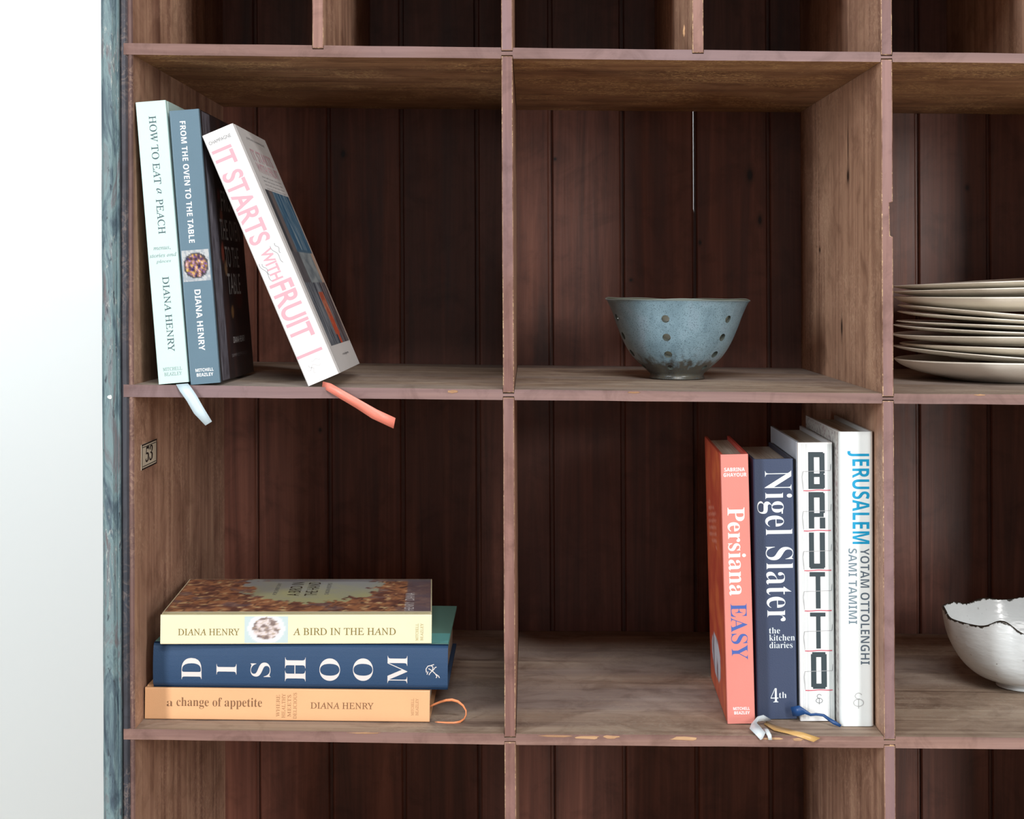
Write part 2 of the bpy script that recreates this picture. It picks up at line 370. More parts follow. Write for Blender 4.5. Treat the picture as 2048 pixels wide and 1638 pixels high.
# ------------------------------------------------------------------ lettering
def conv(s, style):
    out = ''
    for ch in s:
        u, lo, dg = 'A' <= ch <= 'Z', 'a' <= ch <= 'z', '0' <= ch <= '9'
        if style == 'serifb': ch = chr(0x1D400 + ord(ch) - 65) if u else chr(0x1D41A + ord(ch) - 97) if lo else chr(0x1D7CE + ord(ch) - 48) if dg else ch
        elif style in ('italic', 'serif'): ch = '\u210e' if ch == 'h' else chr(0x1D434 + ord(ch) - 65) if u else chr(0x1D44E + ord(ch) - 97) if lo else ch
        elif style == 'sansb': ch = chr(0x1D5D4 + ord(ch) - 65) if u else chr(0x1D5EE + ord(ch) - 97) if lo else chr(0x1D7EC + ord(ch) - 48) if dg else ch
        out += ch
    return out
TC = {}
def text_geo(body, style, offset=0.0, spacing=1.0):
    key = (body, style, offset, spacing)
    if key in TC: return TC[key]
    c = bpy.data.curves.new('lettering', 'FONT'); c.body = conv(body, style); c.offset = offset; c.space_character = spacing
    c.resolution_u = 5
    if style == 'serif': c.shear = -0.27
    o = bpy.data.objects.new('lettering', c); me = bpy.data.meshes.new_from_object(o)
    vs = [v.co.copy() for v in me.vertices]; fs = [tuple(p.vertices) for p in me.polygons]
    bpy.data.objects.remove(o); bpy.data.curves.remove(c); bpy.data.meshes.remove(me)
    x0 = min(v.x for v in vs); x1 = max(v.x for v in vs); y0 = min(v.y for v in vs); y1 = max(v.y for v in vs)
    vs = [((v.x - x0) / (x1 - x0), (v.y - y0) / (y1 - y0)) for v in vs]
    TC[key] = (vs, fs); return TC[key]
INKS = {}
def ink(col, rough=0.5):
    k = tuple(col)
    if k not in INKS: INKS[k] = plain('ink_%d_%d_%d' % k, col, rough, 0.3)
    return INKS[k]
def poly_print(name, parent, vs, fs, col, label=None):
    return mesh_obj(name, vs, fs, ink(col), parent, label=label)

# number plate digits: face normal +x, reading +y, up z
for body, ya, yb in [('5', dpx(290), dpx(296.5)), ('3', dpx(297.5), dpx(304))]:
    vs, fs = text_geo(body, 'italic' if False else 'serifb')
    za, zb = zp(925, 290), zp(894, 290)
    poly_print('digit', NP, [Vector((xp + 0.0008, ya + (yb - ya) * u + 0.002 * (v - .5), za + (zb - za) * v)) - RV for u, v in vs], fs, (26, 20, 22))

# ------------------------------------------------------------------ books
M_pages = None
def pages_mat():
    g = G('page_edges')
    f = g.noise(g.coords((2500, 6, 6)), 1, 2, 0.5)
    col = g.ramp(f, [(0.35, (186, 178, 166)), (0.65, (226, 222, 212))]); g.l(col, g.b.inputs['Base Color'])
    g.b.inputs['Roughness'].default_value = 0.8; g.b.inputs['Specular IOR Level'].default_value = 0.1
    g.bump(f, 0.3, 0.0004); return g.m
M_pages = pages_mat()
def cover_mat(name, col, rough=0.4, bump=0.12, bs=900, spec=0.4, var=0.04): return plain(name, col, rough, spec, bump, bs, var, 25)

class Book:
    def __init__(s, name_label, loc, rot, w, dep, h, spine_col, right_col=None, left_col=None, r=0.0015, t=0.0024, hinge=True, rough=0.4, bump=0.12, bulge=0.0, pg=0.004, group=None, bs=900):
        s.root = thing('book', loc, name_label, 'book', rot, group)
        s.w, s.dep, s.h = w, dep, h; s.bulge = bulge; s.r = r
        ms = cover_mat('book_spine', spine_col, rough, bump, bs); mr = cover_mat('book_front_cover', right_col or spine_col, rough, bump, bs); ml = cover_mat('book_back_cover', left_col or spine_col, rough, bump, bs)
        # outer plan path, left board back -> spine -> right board back
        out = [(0, dep), (0, 0.013)]
        if hinge: out += [(0, 0.011), (0.0009, 0.0085), (0.0009, 0.0065), (0, 0.004 + r * .2)]
        out += [(0, r + bulge)] if not hinge else [(0, min(0.004, r + bulge + .001))]
        na = 5
        for k in range(na + 1):
            a = math.pi / 2 * k / na; out.append((r - r * math.cos(a), r - r * math.sin(a) + bulge * 0.9))
        for k in range(1, 6):
            u = k / 6; x = r + (w - 2 * r) * u; out.append((x, bulge * (1 - 4 * u * (1 - u)) * 0.9))
        for k in range(na, -1, -1):
            a = math.pi / 2 * k / na; out.append((w - r + r * math.cos(a), r - r * math.sin(a) + bulge * 0.9))
        out2 = [(w - x, y) for x, y in out[:(6 if hinge else 2) + 1]]
        out += list(reversed(out2))
        clean = [out[0]]
        for p in out[1:]:
            if abs(p[0] - clean[-1][0]) + abs(p[1] - clean[-1][1]) > 1e-5: clean.append(p)
        out = clean
        inn = []
        for (x, y) in out:
            xi = min(max(x, t), w - t) if (x < t or x > w - t) else x
            yi = y + t if (y < 0.004 and t < x < w - t) else max(y, t + bulge)
            inn.append((min(max(xi, t), w - t), yi if y < dep else dep))
        n = len(out); V = []; F = []; MI = []
        for z in (0, h):
            V += [(x, y, z) for x, y in out]; V += [(x, y, z) for x, y in inn]
        def mi_for(k):
            (x0, y0), (x1, y1) = out[k], out[k + 1]
            if max(y0, y1) > 0.0045 + r * 0.5 and x0 < w * .3 and x1 < w * .3: return 1
            if max(y0, y1) > 0.0045 + r * 0.5 and x0 > w * .7 and x1 > w * .7: return 2
            return 0
        for k in range(n - 1):
            m_ = mi_for(k)
            F.append((k, k + 1, 2 * n + k + 1, 2 * n + k)); MI.append(m_)
            F.append((n + k + 1, n + k, 3 * n + k, 3 * n + k + 1)); MI.append(m_)
            F.append((k + 1, k, n + k, n + k + 1)); MI.append(m_)
            F.append((2 * n + k, 2 * n + k + 1, 3 * n + k + 1, 3 * n + k)); MI.append(m_)
        F.append((0, 2 * n, 3 * n, n)); MI.append(1); F.append((n - 1, 2 * n - 1, 4 * n - 1, 3 * n - 1)); MI.append(2)
        s.cover = mesh_obj('cover', V, F, [ms, ml, mr], s.root, MI)
        bm = bmesh.new(); bm.from_mesh(s.cover.data); bmesh.ops.recalc_face_normals(bm, faces=bm.faces); bm.to_mesh(s.cover.data); bm.free()
        # page block
        y0 = t + bulge + 0.001; e = 0.0002
        vs = [(x, y, z) for z in (pg, h - pg) for y in (y0, dep - 0.004) for x in (t + e, w - t - e)]
        s.pages = mesh_obj('page_block', vs, [(0, 2, 3, 1), (4, 5, 7, 6), (0, 1, 5, 4), (2, 6, 7, 3), (0, 4, 6, 2), (1, 3, 7, 5)], M_pages, s.root)
        if pg > 0.0025:   # head and tail bands
            for z in (pg - 0.0012, h - pg):
                vs = [(x, y, zz) for zz in (z, z + 0.0012) for y in (y0 - 0.0008, y0 + 0.0012) for x in (t + .001, w - t - .001)]
                mesh_obj('head_band', vs, [(0, 2, 3, 1), (4, 5, 7, 6), (0, 1, 5, 4), (2, 6, 7, 3), (0, 4, 6, 2), (1, 3, 7, 5)], ink((225, 222, 214)), s.root)
        s.M = Matrix.Translation(Vector(loc)) @ Matrix.Rotation(rot[2], 4, 'Z') @ Matrix.Rotation(rot[1], 4, 'Y') @ Matrix.Rotation(rot[0], 4, 'X')
        s.Mi = s.M.inverted()
    def spine_y(s, x): 
        r, w = s.r, s.w
        if x < r: q = max(0.0, min(1.0, (r - x) / r)); return s.bulge * .9 + r * (1 - math.sqrt(max(0, 1 - q * q)))
        if x > w - r: q = max(0.0, min(1.0, (x - (w - r)) / r)); return s.bulge * .9 + r * (1 - math.sqrt(max(0, 1 - q * q)))
        u = (x - r) / (w - 2 * r); return s.bulge * 0.9 * (1 - 4 * u * (1 - u))
    def loc2(s, px, py):
        o = s.Mi @ Vector((0, -D0, CAMZ)); d = (s.Mi.to_3x3() @ (P(px, py, 0) - Vector((0, -D0, CAMZ)))); k = -o.y / d.y
        p = o + d * k; return p.x, p.z
    def ppm(s): return PPM * D0 / (D0 + s.root.location.y)
    def text(s, body, cx, cy, length, height, mode='down', style='serif', col=(90, 90, 90), name='title_lettering', offset=None, spacing=1.0, eps=0.00012):
        x, z = s.loc2(cx, cy); k = s.ppm(); L = length / k; H = height / k
        if offset is None: offset = 0.006 if style in ('serif', 'italic') else 0.0
        vs, fs = text_geo(body, style, offset, spacing); out = []
        for u, v in vs:
            a, b = (u - .5) * L, (v - .5) * H
            if mode == 'down': q = (x + b, z - a)
            else: q = (x + a, z + b)
            out.append((q[0], s.spine_y(q[0]) - eps, q[1]))
        return mesh_obj(name, out, fs, ink(col), s.root)
    def poly(s, name, pts, col, eps=0.00012):
        """polygon given in picture points on the spine"""
        out = []
        for px, py in pts: x, z = s.loc2(px, py); out.append((x, s.spine_y(x) - eps, z))
        return mesh_obj(name, out, [tuple(range(len(out)))], ink(col), s.root)
    def strokes(s, name, lines, width, col, eps=0.00016, closed=False):
        V = []; F = []; hw = width / 2 / s.ppm()
        for ln in lines:
            p0 = [Vector(s.loc2(*p)) for p in ln]; pts = [p0[0]]
            for a, b in zip(p0, p0[1:]):
                m_ = max(1, int((b - a).length / 0.0012)) if abs((b - a).x) > 0.001 else 1
                pts += [a + (b - a) * (q + 1) / m_ for q in range(m_)]
            for a, b in zip(pts, pts[1:]):
                d = (b - a); L = d.length
                if L < 1e-7: continue
                d /= L; nn = Vector((-d.y, d.x)) * hw; a2 = a; b2 = b; i = len(V)
                for q in (a2 + nn, a2 - nn, b2 - nn, b2 + nn): V.append((q.x, s.spine_y(q.x) - eps, q.y))
                F.append((i, i + 1, i + 2, i + 3))
        return mesh_obj(name, V, F, ink(col), s.root)
    def face_pt(s, face, a, z, eps):    # a = distance from the spine
        if face == 'R': return (s.w + eps, a, z)
        return (-eps, a, z)
    def face_text(s, face, body, a0, a1, z0, z1, style, col, name='cover_lettering', offset=0.0, rot=False):
        vs, fs = text_geo(body, style, offset); out = []
        for u, v in vs:
            if rot: u, v = v, 1 - u
            out.append(s.face_pt(face, a0 + (a1 - a0) * (u if face == 'R' else 1 - u), z0 + (z1 - z0) * v, 0.00025))
        return mesh_obj(name, out, fs, ink(col), s.root)
    def picture(s, name, ptf, nu, nv, colf, mat=None, label=None):
        """flat printed picture: grid of ptf(u,v) points with per-point print colour colf(u,v)"""
        V = [ptf(i / nu, j / nv) for j in range(nv + 1) for i in range(nu + 1)]
        F = [(j * (nu + 1) + i, j * (nu + 1) + i + 1, (j + 1) * (nu + 1) + i + 1, (j + 1) * (nu + 1) + i) for j in range(nv) for i in range(nu)]
        o = mesh_obj(name, V, F, mat or M_print, s.root, label=label)
        ca = o.data.color_attributes.new('Col', 'FLOAT_COLOR', 'POINT')
        buf = []
        for j in range(nv + 1):
            for i in range(nu + 1): buf += list(lin([max(0, min(255, c)) for c in colf(i / nu, j / nv)]))
        ca.data.foreach_set('color', buf)
        return o
def print_mat():
    m, t, b = nt('printed_picture'); a = t.nodes.new('ShaderNodeAttribute'); a.attribute_name = 'Col'
    t.links.new(a.outputs['Color'], b.inputs['Base Color']); b.inputs['Roughness'].default_value = 0.4; return m
M_print = print_mat()
def fbm(x, y, z=0.0, o=4): return noise.fractal(Vector((x, y, z)), 1.0, 2.0, o)
def mixc(a, b, t): t = max(0, min(1, t)); return [p + (q - p) * t for p, q in zip(a, b)]
def box_quad(pts): return pts
rad = math.radians

def ribbon(book, edges, col, name='ribbon_bookmark', thick=0.0004, rough=0.35):
    """edges: list of ((px,py,d),(px,py,d)) pairs across the ribbon"""
    V = []
    for a, b in edges: V.append(book.Mi @ P(*a)); V.append(book.Mi @ P(*b))
    F = [(2 * i, 2 * i + 1, 2 * i + 3, 2 * i + 2) for i in range(len(edges) - 1)]
    m = plain('satin_ribbon', col, rough, 0.5, 0.15, 1500)
    o = mesh_obj(name, V, F, m, book.root, smooth=True)
    sd = o.modifiers.new('thickness', 'SOLIDIFY'); sd.thickness = thick; sd.offset = 0
    return o
def ctr(points, depth):
    """centre line (px,py,width[,d]) -> edge pairs"""
    out = []
    for i, p in enumerate(points):
        a = points[max(0, i - 1)]; b = points[min(len(points) - 1, i + 1)]
        dx, dy = b[0] - a[0], b[1] - a[1]; L = math.hypot(dx, dy); nx, ny = -dy / L, dx / L
        d = p[3] if len(p) > 3 else depth; h = p[2] / 2
        out.append(((p[0] + nx * h, p[1] + ny * h, d), (p[0] - nx * h, p[1] - ny * h, d)))
    return out
def on_floor(si, px, d, dz=0.0):
    X = Xd(px, d); return Vector((X, d, floor_z(si, X) + dz + 0.0004))

G1 = 'cookbooks leaning in the upper left compartment'
# --- 1 pale mint book
b = Book('pale mint green cookbook with grey serif title, leftmost of the leaning books', on_floor(1, 317, 0.002), (0, rad(-4.7), 0), 0.0276, 0.19, 0.2575, (194, 222, 218), r=0.0012, group=G1)
TX = (70, 90, 96)
b.text('HOW TO EAT', 310, 300, 137, 14.5, col=TX); b.text('a', 318, 382, 11, 10, style='italic', col=TX); b.text('PEACH', 321.5, 433, 70, 14.5, col=TX)
b.text('menus,', 324, 497, 34, 7, 'across', 'italic', (120, 136, 138), 'subtitle_lettering')
b.text('stories and', 326, 510, 54, 8, 'across', 'italic', (120, 136, 138), 'subtitle_lettering')
b.text('places', 327, 523, 30, 8, 'across', 'italic', (120, 136, 138), 'subtitle_lettering')
b.text('DIANA HENRY', 337, 628, 150, 13.5, col=TX, name='author_lettering')
b.text('MITCHELL', 345, 737.5, 38, 7, 'across', 'serif', (120, 138, 140), 'publisher_lettering')
b.text('BEAZLEY', 346, 747.5, 35, 7, 'across', 'serif', (120, 138, 140), 'publisher_lettering')
ribbon(b, [((352, 769, -.001), (376, 767, -.001)), ((360, 783, -.004), (384, 777, -.004)), ((373, 801, -.005), (394, 792, -.005)), ((388, 827, -.005), (407, 815, -.005)), ((411, 851, -.006), (424, 843, -.006))], (196, 216, 226))
# --- 2 slate blue book
b = Book('slate blue cookbook with a dark photographic cover and a round food picture on its spine', on_floor(1, 381, 0.002), (0, rad(-4.5), 0), 0.0272, 0.19, 0.2500, (92, 118, 134), (36, 31, 33), (92, 118, 134), r=0.0012, group=G1)
WH = (236, 240, 242)
b.text('FROM THE OVEN TO THE TABLE', 374.5, 364, 244, 11.5, style='sansb', col=WH, offset=-0.004)
b.text('DIANA HENRY', 399.5, 640, 122, 12, style='sansb', col=WH, name='author_lettering', offset=-0.004)
b.text('MITCHELL', 409, 739.5, 36, 6.5, 'across', 'sansb', WH, 'publisher_lettering'); b.text('BEAZLEY', 410, 749, 33, 6.5, 'across', 'sansb', WH, 'publisher_lettering')
def food(u, v):
    x, y = (u - .5) * 2, (v - .5) * 2.2; r = math.hypot(x, y)
    c = [178, 182, 184] if fbm(u * 6, v * 6, 3) > 0 else [150, 158, 166]
    if r < .92: c = [62, 60, 66]
    if r < .80:
        n = fbm(u * 9, v * 9, 1); n2 = fbm(u * 16, v * 16, 5)
        c = [120 + 150 * n, 84 + 140 * n, 82 + 120 * n2 + 60 * n]
    return c
x0, z0 = b.loc2(360.5, 502); x1, z1 = b.loc2(421.5, 560)
b.picture('food_picture', lambda u, v: (0.0012 + (b.w - .0024) * u, -0.00012, z0 + (z1 - z0) * v), 26, 26, food)
def oven(u, v):
    n = fbm(u * 8, v * 3, 2); c = [40, 32, 34]
    c = mixc(c, [66, 40, 36], n * 1.3)
    if u < 0.22: c = mixc([120, 118, 128], [70, 66, 74], fbm(u * 40, v * 9, 6) + .5)
    for (fu, fv, ru, rv, cc) in [(.34, .62, .05, .035, (150, 84, 66)), (.30, .48, .045, .05, (158, 78, 60)), (.36, .42, .05, .035, (170, 130, 96)), (.46, .25, .05, .03, (150, 110, 70)), (.3, .7, .05, .03, (120, 50, 44)), (.7, .3, .12, .05, (90, 44, 38))]:
        q = ((u - fu) / ru) ** 2 + ((v - fv) / rv) ** 2
        if q < 1: c = mixc(c, cc, (1 - q) * 1.5)
    return c
b.picture('cover_picture', lambda u, v: (b.w + 0.00015, 0.012 + (b.dep - .013) * u, 0.001 + (b.h - .002) * v), 40, 90, oven)
for body, a0, a1, zc in [('FROM', .075, .150, .170), ('THE OVEN', .060, .165, .142), ('TO THE', .075, .150, .116), ('TABLE', .078, .148, .090)]:
    b.face_text('R', body, a0, a1, zc - .010, zc + .010, 'sans', (196, 190, 188))
b.face_text('R', 'DIANA HENRY', .085, .150, .033, .039, 'sans', (206, 200, 198))
b.face_text('R', 'SIMPLE FOOD', .07, .160, .020, .023, 'sans', (120, 112, 112))
# --- 3 white and pink book
b = Book('thick white cookbook with pale pink title, leaning far to the left with coral ribbon', on_floor(1, 616, 0.002), (0, rad(-23.0), 0), 0.0306, 0.19, 0.2475, (224, 224, 224), (222, 222, 222), r=0.0022, group=G1, rough=0.35)
PK = (216, 160, 172); GR = (150, 152, 156)
import math as _m
b.text('CHAMPAGNE', 439.5, 279, 47, 7, 'across', 'sans', (110, 112, 116), 'author_lettering')
b.text('IT STARTS', 482.5, 391, 207, 43, style='sans', col=PK, offset=0.022)
b.text('WITH', 543, 529, 66, 24, style='sans', col=PK, offset=0.028)
b.text('FRUIT', 584, 620, 124, 48, style='sans', col=PK, offset=0.022)
b.strokes('title_bar', [[(594, 717), (644, 696)]], 6, PK)
def wav(p, q, n, amp):
    out = []
    for k in range(n + 1):
        t_ = k / n; x = p[0] + (q[0] - p[0]) * t_; y = p[1] + (q[1] - p[1]) * t_; L = _m.hypot(q[0] - p[0], q[1] - p[1]); s_ = _m.sin(t_ * 9) * amp
        out.append((x - (q[1] - p[1]) / L * s_, y + (q[0] - p[0]) / L * s_))
    return out
b.strokes('flourish', [wav((540, 492), (567, 524), 14, 2), wav((549, 486), (562, 505), 10, 2), wav((518, 528), (545, 562), 14, 2), wav((524, 528), (540, 549), 10, 2)], 1.3, GR)
b.strokes('publisher_mark', [wav((614, 741), (640, 725), 14, 4), wav((618, 730), (632, 745), 10, 3), wav((622, 722), (640, 716), 8, 2)], 1.2, (200, 200, 202))
def apron(u, v):
    # u across the cover from the spine, v up
    c = [88, 96, 104]; n = fbm(u * 6, v * 14, 1); st = fbm(u * 42, v * 3 + u * 3, 7)
    c = mixc(c, [120, 130, 140], st + .3)
    if v > .60:
        c = [74, 104, 126] if u > .25 else [112, 104, 104]
        if u > .28 and v > .62: c = mixc([58, 98, 128], [140, 160, 172], st * 1.6 + .1)
        if u < .12: c = [70, 74, 80]
    elif v > .40:
        c = mixc([150, 160, 164], [108, 120, 128], n + .4) if u > .3 else mixc([110, 108, 112], [60, 62, 70], st + .4)
        if u > .86: c = [186, 158, 140]
    else:
        c = mixc([134, 142, 150], [52, 58, 70], st * 1.4 + .35)
        if .44 < u < .66 and .06 < v < .34: c = mixc([176, 88, 66], [200, 150, 126], fbm(u * 12, v * 14, 2) + .2)
        if .52 < u < .62 and v < .18: c = [198, 84, 58]
        if u >= .68: c = mixc([70, 58, 60], [150, 150, 158], st + .3)
    if u > .95: c = [196, 176, 162]
    return c
b.picture('cover_picture', lambda u, v: (b.w + 0.00015, 0.028 + (b.dep - .030) * u, 0.026 + 0.158 * v), 40, 110, apron)
b.face_text('R', 'IT STARTS', .040, .165, .214, .226, 'sans', (206, 172, 180), offset=.01)
b.face_text('R', 'WITH FRUIT', .040, .175, .202, .212, 'sans', (214, 180, 188), offset=.01)
b.face_text('R', 'JORDAN CHAMPAGNE', .050, .160, .236, .239, 'sans', (150, 150, 154))
for k in range(4): b.face_text('R', 'sweet and savoury fruit recipes', .045, .170, .1965 - .004 * k, .199 - .004 * k, 'italic', (140, 142, 146))
b.face_text('R', 'recipes', .085, .135, .0135, .0165, 'sans', (110, 112, 116))
ribbon(b, [((646, 763, .004), (644, 775, .004)), ((662, 767, -.003), (657, 783, -.003)), ((690, 783, -.006), (680, 797, -.004)), ((722, 801, -.010), (712, 816, -.004)), ((754, 819, -.008), (744, 837, -.008)), ((791, 836, -.012), (787, 857, -.010))], (232, 134, 116))

# --- stack in the lower left
G2 = 'cookbooks stacked flat in the lower left compartment'
dS = 0.034; z6 = floor_z(2, Xd(859, dS)) + 0.0008; w6, w5, w4 = 0.0295, 0.0415, 0.0272
b6 = Book('peach orange cookbook lying at the bottom of the stack, with a looped orange ribbon', Vector((Xd(859, dS), dS, z6)), (0, rad(-89.35), 0), w6, 0.19, 0.2645, (222, 172, 128), r=0.0012, group=G2)
BR = (128, 92, 64)
b6.text('a', 339.5, 1407, 12, 11, style='serifb', col=BR, offset=-0.010)
b6.text('change of appetite', 438.5, 1406.5, 171, 23, style='serifb', col=BR, offset=-0.006)
b6.text('DIANA HENRY', 684, 1411.5, 126, 13, col=BR, name='author_lettering')
for px_, t_ in [(556, 'WHERE'), (567, 'HEALTHY'), (578.5, 'MEETS'), (590, 'DELICIOUS')]:
    b6.text(t_, px_, 1411.5, 34 + 2 * len(t_), 7, 'across', 'serif', (160, 118, 82), 'subtitle_lettering')
for px_, t_ in [(825, 'MITCHELL'), (834, 'BEAZLEY')]: b6.text(t_, px_, 1414, 34, 5.5, 'across', 'serif', (170, 130, 92), 'publisher_lettering')
ribbon(b6, ctr([(860, 1413, 4, .05), (868, 1409, 4, .05), (880, 1404, 4.5, .05), (892, 1400.5, 5, .05), (904, 1399.5, 5.5, .05), (916, 1403, 5, .05), (926, 1411, 4, .05), (932, 1421, 3, .05), (932, 1430, 2.5, .048), (928, 1438, 3, .042), (920, 1443.5, 4.5, .036), (908, 1446, 5, .034), (892, 1446, 5, .034), (876, 1445, 4.5, .036), (864, 1446, 3, .04)], .05), (226, 140, 92))
z5 = z6 + w6 + 0.0004
b5 = Book('navy blue cloth cookbook with big silver letters, middle of the stack', Vector((Xd(895, .032), .032, z5)), (0, rad(-89.4), 0), w5, 0.195, 0.2735, (36, 66, 100), (96, 140, 132), (36, 66, 100), r=0.0065, bulge=0.0012, group=G2, rough=0.55, bump=0.35, bs=1600)
SI = (214, 208, 206)
for ch, xa_, xb_, ya_, yb_ in [('D', 363, 403, 1316, 1359), ('I', 433, 473, 1328, 1349), ('S', 501, 541, 1325, 1354), ('H', 570, 611, 1315, 1363), ('O', 639, 680, 1317, 1362), ('O', 706, 746, 1317, 1362), ('M', 775, 814.5, 1312, 1367)]:
    b5.text(ch, (xa_ + xb_) / 2, (ya_ + yb_) / 2, yb_ - ya_, xb_ - xa_, 'across', 'serifb', SI, 'title_letter', eps=0.0002, offset=-0.008)
b5.strokes('publisher_mark', [[(853, 1345), (852, 1338), (856, 1332), (862, 1331), (866, 1334), (865, 1341), (860, 1346), (858, 1350)], [(857, 1337), (862, 1340), (866, 1343), (871, 1348), (877, 1352), (879, 1356)], [(866, 1341), (870, 1335), (873, 1334)], [(862, 1331), (868, 1329)], [(856, 1343), (854, 1349)], [(871, 1348), (874, 1353), (872, 1356)]], 1.7, SI, eps=0.0003)
def teal(u, v): return [96, 138, 130] if u > 0.24 else [104, 176, 178]  # teal cover, the lighter band by the spine is painted glare
b5.picture('cover_glare_print', lambda u, v: (b5.w + 0.00012, 0.012 + (b5.dep - .013) * u, 0.0005 + 0.09 * v), 60, 6, teal)
z4 = z5 + w5 + 0.0007
b4 = Book('cream yellow cookbook with a roast chicken photograph on its cover, top of the stack', Vector((Xd(863, .038), .038, z4)), (0, rad(-89.45), rad(3.2)), w4, 0.19, 0.2500, (228, 221, 186), (228, 221, 186), r=0.0012, group=G2)
OL = (126, 112, 62)
b4.text('DIANA HENRY', 417.5, 1264, 121, 13.5, col=OL, name='author_lettering')
b4.text('A BIRD IN THE HAND', 689, 1263, 204, 14.5, col=OL)
for px_, t_ in [(834, 'MITCHELL'), (843.5, 'BEAZLEY')]: b4.text(t_, px_, 1264, 34, 5.5, 'across', 'serif', (160, 146, 96), 'publisher_lettering')
def plate_pic(u, v):
    x, y = (u - .5) * 2.0, (v - .55) * 1.5; r = math.hypot(x, y); c = [188, 206, 208]
    if r < .86: c = [212, 216, 220]
    if r < .62:
        n = fbm(u * 7, v * 7, 1); c = mixc([214, 204, 204], [120, 104, 100], n * 2 + .3); c = mixc(c, [170, 150, 130], fbm(u * 13, v * 13, 4) * 1.5)
    return c
xa1, za1 = b4.loc2(489, 1264); xb1, zb1_ = b4.loc2(576, 1264)
b4.picture('food_picture', lambda u, v: (0.0012 + (b4.w - .0026) * v, -0.00012, za1 + (zb1_ - za1) * u), 26, 26, plate_pic)
def chicken(u, v):
    # u: from the left (head of the book) to the right, v: away from the spine
    n = fbm(u * 13, v * 8, 1, 4); n2 = fbm(u * 26, v * 16, 9, 4); n3 = fbm(u * 6, v * 5, 4); rg = 1 - abs(fbm(u * 15, v * 11, 12, 3)) * 3
    c = mixc([172, 118, 84], [112, 74, 64], n * 1.8 + .35); c = mixc(c, [206, 148, 108], n2 * 1.6); c = mixc(c, [222, 196, 146], (n2 - .3) * 2.5)
    if rg > .8: c = mixc(c, [84, 60, 56], .75)
    if n3 < -.25: c = mixc(c, [120, 100, 104], .6)
    e = ((u - .52) / .26 + n * .25) ** 2 + ((v - .78) / .50 + n2 * .2) ** 2
    if e < 1: c = mixc([178, 178, 136], [158, 162, 162], (v - .4) * 2 + n * .4)
    if u > .90: c = mixc(c, [110, 98, 108], .75)
    if v > .93 and u > .3: c = mixc(c, [120, 116, 124], .6)
    if v < .04: c = [228, 221, 186]
    return c
b4.picture('cover_picture', lambda u, v: (b4.w + 0.00015, 0.0075 + (b4.dep - .009) * v, b4.h - .001 - (b4.h - .002) * u), 130, 60, chicken)
def top_text(bk, body, z_c, zw, a0, a1, col, style='sans', name='cover_lettering'):
    vs, fs = text_geo(body, style); out = []
    for u, v in vs: out.append((bk.w + 0.0003, a0 + (a1 - a0) * u, z_c + (v - .5) * zw))
    return mesh_obj(name, out, fs, ink(col), bk.root)
top_text(b4, 'A BIRD IN', .1365, .012, .095, .170, (70, 62, 48)); top_text(b4, 'THE HAND', .1195, .012, .095, .170, (70, 62, 48))
top_text(b4, 'CHICKEN RECIPES', .104, .004, .10, .165, (120, 120, 116)); top_text(b4, 'FOR EVERY DAY', .155, .004, .10, .165, (120, 120, 116))
top_text(b4, 'DIANA', .0215, .009, .07, .11, (206, 200, 202)); top_text(b4, 'HENRY', .0215, .009, .018, .060, (206, 200, 202))

# --- right group
G3 = 'cookbooks standing in the lower middle compartment'
b7 = Book('coral red cookbook with white and blue title, leftmost of the four standing books', on_floor(2, 1455, .039), (0, rad(-1.5), rad(-1.5)), 0.0258, 0.19, 0.2510, (216, 134, 124), (206, 84, 74), (190, 84, 66), r=0.0012, group=G3)
b7.text('SABRINA', 1469, 939, 41, 7.5, 'across', 'sansb', WH, 'author_lettering'); b7.text('GHAYOUR', 1470, 949.5, 46, 7.5, 'across', 'sansb', WH, 'author_lettering')
b7.text('Persiana', 1474, 1103, 176, 35, style='serifb', col=(244, 240, 234)); b7.text('EASY', 1478.5, 1263, 112, 33, style='serifb', col=(72, 98, 168), offset=-.006)
b7.text('MITCHELL', 1483, 1417, 33, 6, 'across', 'sansb', WH, 'publisher_lettering'); b7.text('BEAZLEY', 1484, 1425.5, 31, 6, 'across', 'sansb', WH, 'publisher_lettering')
def pback(u, v):
    c = mixc([186, 76, 58], [214, 110, 70], fbm(u * 4, v * 7, 3) + .4)
    if .3 < u < .85 and .60 < v < .76 and (v * 60 + u * 6) % 1.6 < .45: c = [226, 150, 130]
    if .28 < u < .9 and .06 < v < .24 and ((u - .55) / .3) ** 2 + ((v - .15) / .085) ** 2 < 1: c = mixc([206, 210, 222], [120, 96, 104], fbm(u * 9, v * 9, 2) * 2)
    return c
b7.picture('cover_picture', lambda u, v: (-0.00015, 0.012 + (b7.dep - .013) * u, 0.001 + (b7.h - .002) * v), 30, 110, pback)
b8 = Book('dark navy cookbook with large white serif author name, second of the four standing books', on_floor(2, 1514, .057), (0, rad(-1.0), rad(-.8)), 0.0384, 0.165, 0.2450, (58, 70, 96), (50, 58, 78), r=0.002, group=G3)
b8.text('Nigel Slater', 1551, 1092, 301, 70, style='serifb', col=(232, 242, 246), offset=-.010)
for t_, cx_, cy_, L_, H_ in [('the', 1549, 1261, 22, 12), ('kitchen', 1564, 1275, 51, 12.5), ('diaries', 1562, 1290, 46, 12.5)]: b8.text(t_, cx_, cy_, L_, H_, 'across', 'serifb', (214, 228, 234), 'subtitle_lettering', offset=-.008)
b8.text('4', 1549, 1390.5, 15.5, 28, 'across', 'serifb', (220, 232, 238), 'volume_number', offset=-.012); b8.text('th', 1565.5, 1390, 15, 12, 'across', 'serifb', (220, 232, 238), 'volume_number', offset=-.012)
